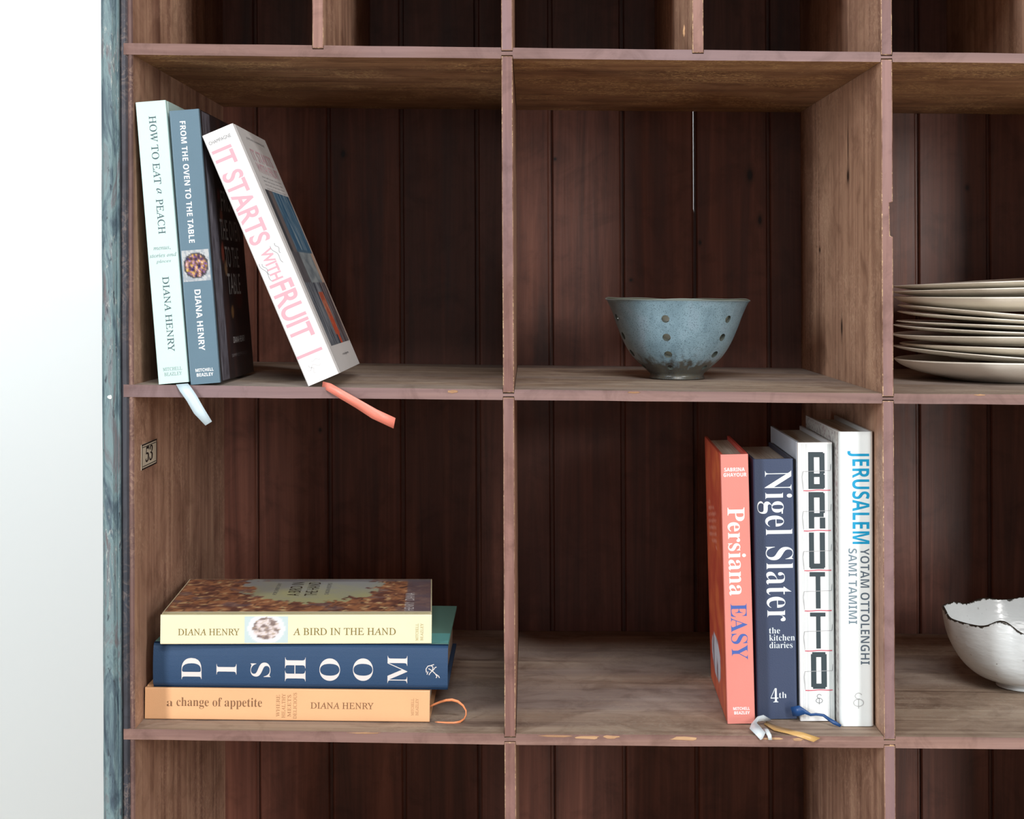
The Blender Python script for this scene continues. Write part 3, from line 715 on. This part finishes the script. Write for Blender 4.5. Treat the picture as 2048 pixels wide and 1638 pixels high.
b9 = Book('white thread-striped cookbook with blocky black letters and red stitch lines on its spine', on_floor(2, 1601, .051), (0, rad(-.6), rad(-.3)), 0.0326, 0.185, 0.2615, (232, 234, 234), (216, 220, 224), (190, 200, 212), r=0.0015, group=G3)
ln = []
for k, px_ in enumerate([1603, 1606, 1611, 1613, 1652, 1655, 1657, 1659.5, 1662, 1664]):
    ln.append([(px_, 888), (px_ + 5, 1438)])
b9.strokes('thread_line', ln[:5], 0.7, (196, 204, 206)); b9.strokes('thread_line', ln[5:], 0.8, (166, 184, 186))
BK = (54, 66, 72)
def dxs(y): return (y - 904) * 0.0105
def rct(x0, y0, x1, y1): return [(x0 + dxs(y0), y0), (x1 + dxs(y0), y0), (x1 + dxs(y1), y1), (x0 + dxs(y1), y1)]
def rnd_rct(x0, y0, x1, y1, c=3): return [(x0 + c + dxs(y0), y0), (x1 - c + dxs(y0), y0), (x1 + dxs(y0), y0 + c), (x1 + dxs(y1), y1 - c), (x1 - c + dxs(y1), y1), (x0 + c + dxs(y1), y1), (x0 + dxs(y1), y1 - c), (x0 + dxs(y0), y0 + c)]
EPSK = 0.00014
for q in [rct(1616, 904, 1627.5, 947), rct(1638.5, 906, 1649, 947), rct(1620, 904, 1646, 914.5),
          rct(1616, 947, 1627.5, 977), rct(1638.5, 949, 1649, 976), rct(1616, 947, 1647, 954), rct(1616, 968, 1647, 978),
          rct(1616, 984, 1627, 1033), rct(1638, 986, 1648.5, 1026), rct(1616, 984, 1646, 995), rct(1616, 1026, 1646, 1033),
          rct(1616, 1033, 1627, 1057), rct(1638, 1035, 1649, 1057), rct(1616, 1029, 1646, 1034),
          rct(1616, 1065, 1626, 1135), rct(1637.5, 1065, 1648, 1135), rct(1618, 1127, 1646, 1137.5),
          rct(1616.5, 1144, 1647.5, 1153), rct(1628.5, 1144, 1638, 1217), rct(1616.5, 1225, 1647.5, 1233), rct(1628.5, 1225, 1637.5, 1297),
          rct(1617.5, 1308, 1628, 1374), rct(1638, 1308, 1649, 1374), rct(1620, 1304, 1646.5, 1314), rct(1621, 1367, 1646, 1377.5)]:
    EPSK = EPSK + 0.000008; b9.poly('title_stroke', q, BK, eps=EPSK)
reds = [980.5, 1061, 1140.5, 1221, 1301, 1380]
for y in reds: b9.strokes('red_stitch', [wav((1606 + dxs(y), y + .6), (1660 + dxs(y), y - .6), 12, .5)], 2.0, (196, 96, 112), eps=0.00042)
for y in [942, 1022, 1102, 1182, 1262, 1342]: b9.strokes('grey_stitch', [[(1661 + dxs(y), y - 14), (1660 + dxs(y), y - 1), (1605 + dxs(y), y + 1), (1603.5 + dxs(y), y + 12), (1606 + dxs(y), y + 37)]], 1.0, (158, 160, 164), eps=0.0004)
def mark(bk, cx, cy, s_, col, wd):
    ell = [(cx + s_ * .5 * math.cos(a * math.pi / 8), cy + s_ * .32 + s_ * .36 * math.sin(a * math.pi / 8)) for a in range(17)]
    top = [(cx + s_ * .34 * math.cos(a * math.pi / 8), cy - s_ * .35 + s_ * .30 * math.sin(a * math.pi / 8)) for a in range(3, 16)]
    bk.strokes('publisher_mark', [ell, top, [(cx, cy - s_ * .05), (cx, cy + s_ * .9)]], wd, col, eps=0.0003)
mark(b9, 1638.5, 1397, 13, (128, 134, 138), 1.3)
b10 = Book('tall white cookbook with bright blue title and grey patterned cover, rightmost of the standing books', on_floor(2, 1680, .033), (0, rad(-.2), rad(-.3)), 0.0318, 0.195, 0.2735, (226, 234, 235), (220, 226, 228), (214, 216, 214), r=0.0045, hinge=False, group=G3, rough=.35)
b10.text('JERUSALEM', 1717, 995, 186, 44, style='sansb', col=(22, 150, 196))
b10.text('YOTAM OTTOLENGHI', 1730, 1213, 232, 18, style='sansb', col=(88, 104, 118), offset=-.01)
b10.text('SAMI TAMIMI', 1705.5, 1172.5, 151, 17, style='sansb', col=(112, 132, 144), offset=-.006)
mark(b10, 1717, 1399, 20, (180, 184, 186), 1.8)
def orna(u, v):
    n = abs(fbm(u * 26, v * 34, 2, 3)); n2 = fbm(u * 4, v * 5, 8)
    c = [216, 218, 214]
    if n < .10: c = mixc([160, 158, 158], [176, 150, 156], n2 + .4)
    return c
b10.picture('cover_pattern', lambda u, v: (-0.00015, 0.0055 + (b10.dep - .006) * u, 0.001 + (b10.h - .002) * v), 70, 170, orna)
def fl(px, py, dz=0.0006):
    """lay a picture point on shelf three's top (or over its front edge)"""
    zt = floor_z(2, xpx(px)) + dz; k = (CAMZ - zt) / ((py - VY) / PPM); d = D0 * (k - 1)
    return (px, py, max(d, -0.0025))
ribbon(b7, [(fl(1544, 1440, .001), fl(1532, 1443)), ((1527, 1430, .036), (1524, 1442, .036)), ((1515, 1433, .034), (1516, 1443, .034)), ((1503, 1447, .018), (1513, 1446, .018)), ((1499, 1457, .008), (1521, 1454, .010)), ((1510, 1468, -.001), (1531, 1466, -.001)), ((1521, 1480, -.003), (1525, 1478, -.003))], (206, 216, 222))
ribbon(b7, [(fl(1524, 1458, .0015), fl(1532, 1455, .0015)), ((1530, 1464, .002), (1537, 1459, .002)), ((1535, 1472, -.003), (1543, 1470, -.003)), ((1537, 1480, -.003), (1544, 1480, -.003))], (214, 224, 228))
ribbon(b8, [(fl(1528, 1448, .001), fl(1533, 1443, .001)), (fl(1548, 1461, .001), fl(1556, 1453, .001)), (fl(1575, 1467, .001), fl(1580, 1459, .001)), ((1598, 1474, -.001), (1606, 1465, -.0005)), ((1627, 1484, -.004), (1641, 1476, -.004))], (206, 166, 104))
ribbon(b10, [((1582, 1414, .048), (1586, 1432, .048)), ((1598, 1411, .044), (1597, 1432, .044)), ((1612, 1420, .042), (1610, 1428, .042)), ((1622, 1427, .041), (1621, 1432, .041)), ((1632, 1426, .040), (1632, 1431, .040)), ((1648, 1428, .039), (1646, 1433, .039)), ((1660, 1436, .036), (1656, 1441, .036)), ((1671, 1442, .031), (1667, 1449, .031)), ((1683, 1450, .030), (1680, 1454, .030))], (30, 72, 126), thick=0.0012)

# ------------------------------------------------------------------ ceramics
def lathe(name, prof, n, mats, parent, warp=None, smooth=True, close=True):
    V = []; F = []; m = len(prof)
    for j in range(n):
        a = 2 * math.pi * j / n
        for i, (r, z) in enumerate(prof):
            rr, zz = (r, z) if warp is None else warp(r, z, a, i)
            V.append((rr * math.cos(a), rr * math.sin(a), zz))
    for j in range(n):
        j2 = (j + 1) % n
        for i in range(m - 1): F.append((j * m + i, j2 * m + i, j2 * m + i + 1, j * m + i + 1))
    c0 = len(V); V.append((0, 0, prof[0][1])); V.append((0, 0, prof[-1][1]))
    for j in range(n):
        j2 = (j + 1) % n; F.append((c0, j2 * m, j * m)); F.append((c0 + 1, j * m + m - 1, j2 * m + m - 1))
    return mesh_obj(name, V, F, mats, parent, smooth=smooth)
def spl(pts, n=6):
    out = []
    for i in range(len(pts) - 1):
        p0 = pts[max(0, i - 1)]; p1 = pts[i]; p2 = pts[i + 1]; p3 = pts[min(len(pts) - 1, i + 2)]
        for k in range(n):
            t = k / n
            out.append(tuple(0.5 * ((2 * b_) + (-a_ + c_) * t + (2 * a_ - 5 * b_ + 4 * c_ - d_) * t * t + (-a_ + 3 * b_ - 3 * c_ + d_) * t ** 3) for a_, b_, c_, d_ in zip(p0, p1, p2, p3)))
    out.append(pts[-1]); return out
def glaze_blue():
    g = G('speckled_blue_glaze')
    sp = g.noise(g.coords((1, 1, 1), False), 900, 3, 0.6); lo = g.noise(g.coords((1, 1, .6), False), 38, 4, 0.6, 0.5)
    sep = g.n('ShaderNodeSeparateXYZ'); g.l(g.tc.outputs['Object'], sep.inputs[0])
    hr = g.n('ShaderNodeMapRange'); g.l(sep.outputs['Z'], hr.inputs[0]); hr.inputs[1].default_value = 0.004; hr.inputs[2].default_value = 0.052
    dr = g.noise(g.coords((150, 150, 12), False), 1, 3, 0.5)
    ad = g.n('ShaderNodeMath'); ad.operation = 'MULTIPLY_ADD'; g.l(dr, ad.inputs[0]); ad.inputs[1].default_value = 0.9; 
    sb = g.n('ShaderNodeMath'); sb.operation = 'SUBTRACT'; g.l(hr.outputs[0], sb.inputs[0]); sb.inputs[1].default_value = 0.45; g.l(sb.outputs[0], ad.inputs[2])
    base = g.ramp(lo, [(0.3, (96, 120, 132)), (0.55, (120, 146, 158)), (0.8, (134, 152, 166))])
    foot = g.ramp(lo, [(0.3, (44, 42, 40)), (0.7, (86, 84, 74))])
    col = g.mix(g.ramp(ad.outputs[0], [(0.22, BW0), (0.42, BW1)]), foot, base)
    col = g.mix(g.ramp(sp, [(0.36, (.8, .8, .8, 1)), (0.46, BW0)]), col, (70, 88, 98))
    rim = g.n('ShaderNodeMapRange'); g.l(sep.outputs['Z'], rim.inputs[0]); rim.inputs[1].default_value = 0.0802; rim.inputs[2].default_value = 0.0818
    col = g.mix(rim.outputs[0], col, (140, 152, 146))
    g.l(col, g.b.inputs['Base Color']); g.b.inputs['Roughness'].default_value = 0.28; g.b.inputs['Specular IOR Level'].default_value = 0.45; g.bump(sp, 0.15, 0.0005); return g.m
dc = 0.205; ctrx = Xd(1353.5, dc); zf = floor_z(1, ctrx) + 0.0002
BOWL = thing('colander_bowl', (ctrx, dc, zf), 'blue grey speckled stoneware berry bowl with rows of drain holes', 'bowl', (0, 0.0105, 0))
outer = spl([(0.0265, 0.0), (0.0285, 0.001), (0.0275, 0.005), (0.0330, 0.0105), (0.0455, 0.0225), (0.0545, 0.0365), (0.0615, 0.053), (0.0665, 0.067), (0.0715, 0.0785), (0.0742, 0.0815)], 4)
inner = spl([(0.0728, 0.0822), (0.0700, 0.0790), (0.0625, 0.065), (0.0570, 0.052), (0.0500, 0.0370), (0.0405, 0.0240), (0.0270, 0.0125), (0.012, 0.0085), (0.001, 0.008)], 4)
def rimw(r, z, a, i): return r * (1 + 0.006 * math.sin(2 * a + 1) * (z / .08)), z + (0.0006 * math.sin(3 * a) + 0.0004 * math.sin(7 * a)) * (z / .08) ** 3
body = lathe('bowl_body', [(0.0235, 0.0)] + outer + inner, 96, [glaze_blue(), plain('olive_inner_glaze', (92, 94, 82), 0.3, 0.45, 0.1, 400, 0.15, 60)], BOWL, rimw)
nseg = len(outer) + len(inner)
for p in body.data.polygons:
    if p.index < 96 * nseg and p.index % nseg >= len(outer) + 2: p.material_index = 1
# drilled holes, six columns of four
bmc = bmesh.new(); zz = [(0.0625, .0041), (0.0440, .0042), (0.0265, .0042), (0.0130, .0032)]
def rad_at(z):
    for (r0, z0_), (r1, z1_) in zip(outer, outer[1:]):
        if z0_ <= z <= z1_ and z > 0.004: return r0 + (r1 - r0) * (z - z0_) / (z1_ - z0_ + 1e-9)
    return 0.03
for k in range(6):
    ang = math.radians(-90 - 15.5 + 62 * k)
    if k > 3: ang = math.radians(-90 - 15.5 + 60 * k)
    for z, rr in zz:
        r0 = rad_at(z); slope = math.atan2(rad_at(min(z + .006, .08)) - rad_at(max(z - .005, .007)), .011)
        dv = Vector((math.cos(ang) * math.cos(slope), math.sin(ang) * math.cos(slope), -math.sin(slope)))
        mat = Matrix.Translation(Vector((r0 * math.cos(ang), r0 * math.sin(ang), z))) @ dv.to_track_quat('Z', 'Y').to_matrix().to_4x4()
        bmesh.ops.create_cone(bmc, cap_ends=True, segments=16, radius1=rr * .85, radius2=rr * 1.12, depth=0.026, matrix=mat)
mc = bpy.data.meshes.new('cutter'); bmc.to_mesh(mc); bmc.free()
mc.materials.append(plain('hole_shade_glaze', (84, 92, 88), 0.15, 0.6)); oc = bpy.data.objects.new('cutter', mc); C.objects.link(oc)  # darker glaze colour paints the shade inside the holes
oc.location = BOWL.location; oc.rotation_euler = BOWL.rotation_euler
bpy.context.view_layer.update()
bo = body.modifiers.new('holes', 'BOOLEAN'); bo.operation = 'DIFFERENCE'; bo.object = oc; bo.solver = 'EXACT'; bo.material_mode = 'TRANSFER'
dg = bpy.context.evaluated_depsgraph_get(); nm = bpy.data.meshes.new_from_object(body.evaluated_get(dg))
body.modifiers.clear(); body.data = nm; bpy.data.objects.remove(oc)
for p in nm.polygons: p.use_smooth = True
es = body.modifiers.new('edges', 'EDGE_SPLIT'); es.split_angle = rad(38)

# crinkled white bowl
def glaze_white(name, base, speck, rimcol, zr0, zr1, sc=160):
    g = G(name); n1 = g.noise(g.coords((1, 1, 1), False), sc, 4, 0.6); lo = g.noise(g.coords((1, 1, 1), False), 30, 4, 0.6)
    col = g.ramp(lo, [(0.3, [c * .96 for c in base]), (0.7, base)]); col = g.mix(g.ramp(n1, [(0.25, BW1), (0.31, BW0)]), col, speck)
    at = g.n('ShaderNodeAttribute'); at.attribute_name = 'rim'
    ad = g.n('ShaderNodeMath'); ad.operation = 'MULTIPLY_ADD'; g.l(n1, ad.inputs[0]); ad.inputs[1].default_value = 1.0; g.l(at.outputs['Fac'], ad.inputs[2])
    col = g.mix(g.ramp(ad.outputs[0], [(zr0, BW0), (zr1, BW1)]), col, rimcol)
    g.l(col, g.b.inputs['Base Color']); g.b.inputs['Roughness'].default_value = 0.22; g.b.inputs['Specular IOR Level'].default_value = 0.5
    g.bump(g.noise(g.coords((1, 1, 3), False), 60, 3, 0.5), 0.35, 0.002); return g.m
d2 = 0.200; cx2 = Xd(2052, d2); B2 = thing('crinkled_bowl', (cx2, d2, floor_z(2, cx2) + 0.0008), 'white glazed bowl with a wavy dark rim on the lower shelf', 'bowl', (0, 0.0085, 0))
o2 = spl([(0.026, 0.0), (0.0300, 0.0), (0.0305, 0.004), (0.0500, 0.0115), (0.0660, 0.0255), (0.0770, 0.045), (0.0815, 0.062), (0.0825, 0.073)], 5)
i2 = spl([(0.0805, 0.0735), (0.0785, 0.062), (0.0735, 0.046), (0.0620, 0.028), (0.0450, 0.0145), (0.0250, 0.0085), (0.001, 0.0075)], 5)
def crk(r, z, a, i):
    h = max(0, (z - .03) / .043)
    # ang measured from the viewer's left
    dz = (0.0018 * math.sin(5 * a + .6) + 0.0028 * math.sin(3 * a - 0.9) + 0.0012 * math.sin(11 * a)) * h ** 2
    ang = math.degrees(a) % 360
    dz += 0.0055 * math.exp(-((ang - 236) / 9) ** 2) * h ** 2 - 0.0035 * math.exp(-((ang - 262) / 14) ** 2) * h ** 2
    dz += 0.0045 * math.exp(-((ang - 112) / 20) ** 2) * h ** 2 - .002 * math.exp(-((ang - 205) / 10) ** 2) * h
    rr = r * (1 + h * (0.014 * math.sin(7 * a + 1) + 0.022 * math.sin(4 * a + 2) - 0.045 * math.exp(-((ang - 244) / 8) ** 2) + .02 * math.exp(-((ang - 190) / 9) ** 2)))
    return rr, z + dz
cb = lathe('bowl_body', [(0.022, 0.001)] + o2 + i2, 144, glaze_white('crackled_white_glaze', (216, 222, 224), (110, 100, 92), (44, 40, 34), .70, .80), B2, crk)
m_ = 1 + len(o2) + len(i2); ra = cb.data.attributes.new('rim', 'FLOAT', 'POINT'); k0 = len(o2)
vals = []
for v in range(len(cb.data.vertices)):
    i = v % m_ if v < 144 * m_ else 0
    dd = min(abs(i - k0), abs(i - k0 - 1)); vals.append(0.42 if dd == 0 else (0.22 if dd == 1 else 0.0) if v < 144 * m_ else 0.0)
ra.data.foreach_set('value', vals)

# stack of plates
M_plate = plain('cream_stoneware_glaze', (244, 238, 226), 0.3, 0.45, 0.15, 300, 0.03, 40)
dP = 0.235; kP = PPM * D0 / (D0 + dP); cxP = Xd(2030, dP); zfl = floor_z(1, cxP)
tiers = [  # rim y at px 1790, at px 2048, wall height, radius, label
    (716, 721, .0185, .1265, 'lowest and deepest cream stoneware dish of the stack, resting on the shelf'),
    (694, 710, .0070, .1250, 'cream stoneware plate directly above the deep bottom dish of the stack'),
    (686, 692, .0090, .1210, 'cream stoneware plate third from the bottom of the stack'),
    (668, 669, .0100, .1270, 'cream stoneware plate fourth from the bottom of the stack'),
    (652, 660, .0060, .1260, 'cream stoneware plate fifth from the bottom of the stack'),
    (641, 652, .0046, .1235, 'cream stoneware plate in the middle of the stack, just above the fifth'),
    (624, 640, .0056, .1225, 'cream stoneware plate tilted down to the right, fifth from the top'),
    (611, 630, .0068, .1215, 'thin cream stoneware plate just below the deep upper dish of the stack'),
    (596, 591, .0152, .1230, 'deep cream stoneware dish third from the top of the stack'),
    (584, 573, .0085, .1262, 'cream stoneware plate second from the top of the stack'),
    (573, 560, .0080, .1255, 'topmost cream stoneware plate of the stack'),
]
for k, (yl, yr, hw, R, lab) in enumerate(tiers):
    zl = CAMZ - (yl - VY) / kP; zr = CAMZ - (yr - VY) / kP; tilt = (zr - zl) / (258 / kP)
    zc = zr - tilt * (2048 - 2030) / kP
    rf = R * .52; th = 0.0026
    o_ = spl([(rf - .004, 0), (rf, 0), (rf + .006, .0012), (R * .80, hw * .38), (R * .94, hw * .72), (R, hw)], 5)
    i_ = spl([(R - .0022, hw + .0008), (R * .93 - .002, hw * .74 + .001), (R * .79, hw * .38 + th), (rf, th + .001), (R * .3, th), (.001, th)], 5)
    base = zc - hw
    if k == 0: base = zfl + 0.0006; hw0 = zc - zfl; sc_ = hw0 / hw
    t = thing('plate', (cxP + random.Random(k).uniform(-.002, .002), dP + random.Random(k + 9).uniform(-.004, .004), base), lab, 'plate', (random.Random(k + 3).uniform(-.004, .004), (-math.atan(tilt) if k else 0.009), 0), 'cream stoneware plates and dishes in one stack')
    ph = random.Random(k + 20).uniform(0, 6)
    def wp(r, z, a, i, ph=ph, s=(sc_ if k == 0 else 1)): return r * (1 + .004 * math.sin(2 * a + ph)), z * s + .0007 * math.sin(2 * a + ph * 2) * (r / .12) ** 4
    lathe('plate_body', [(rf - .008, .0008)] + o_ + i_, 96, M_plate, t, wp)
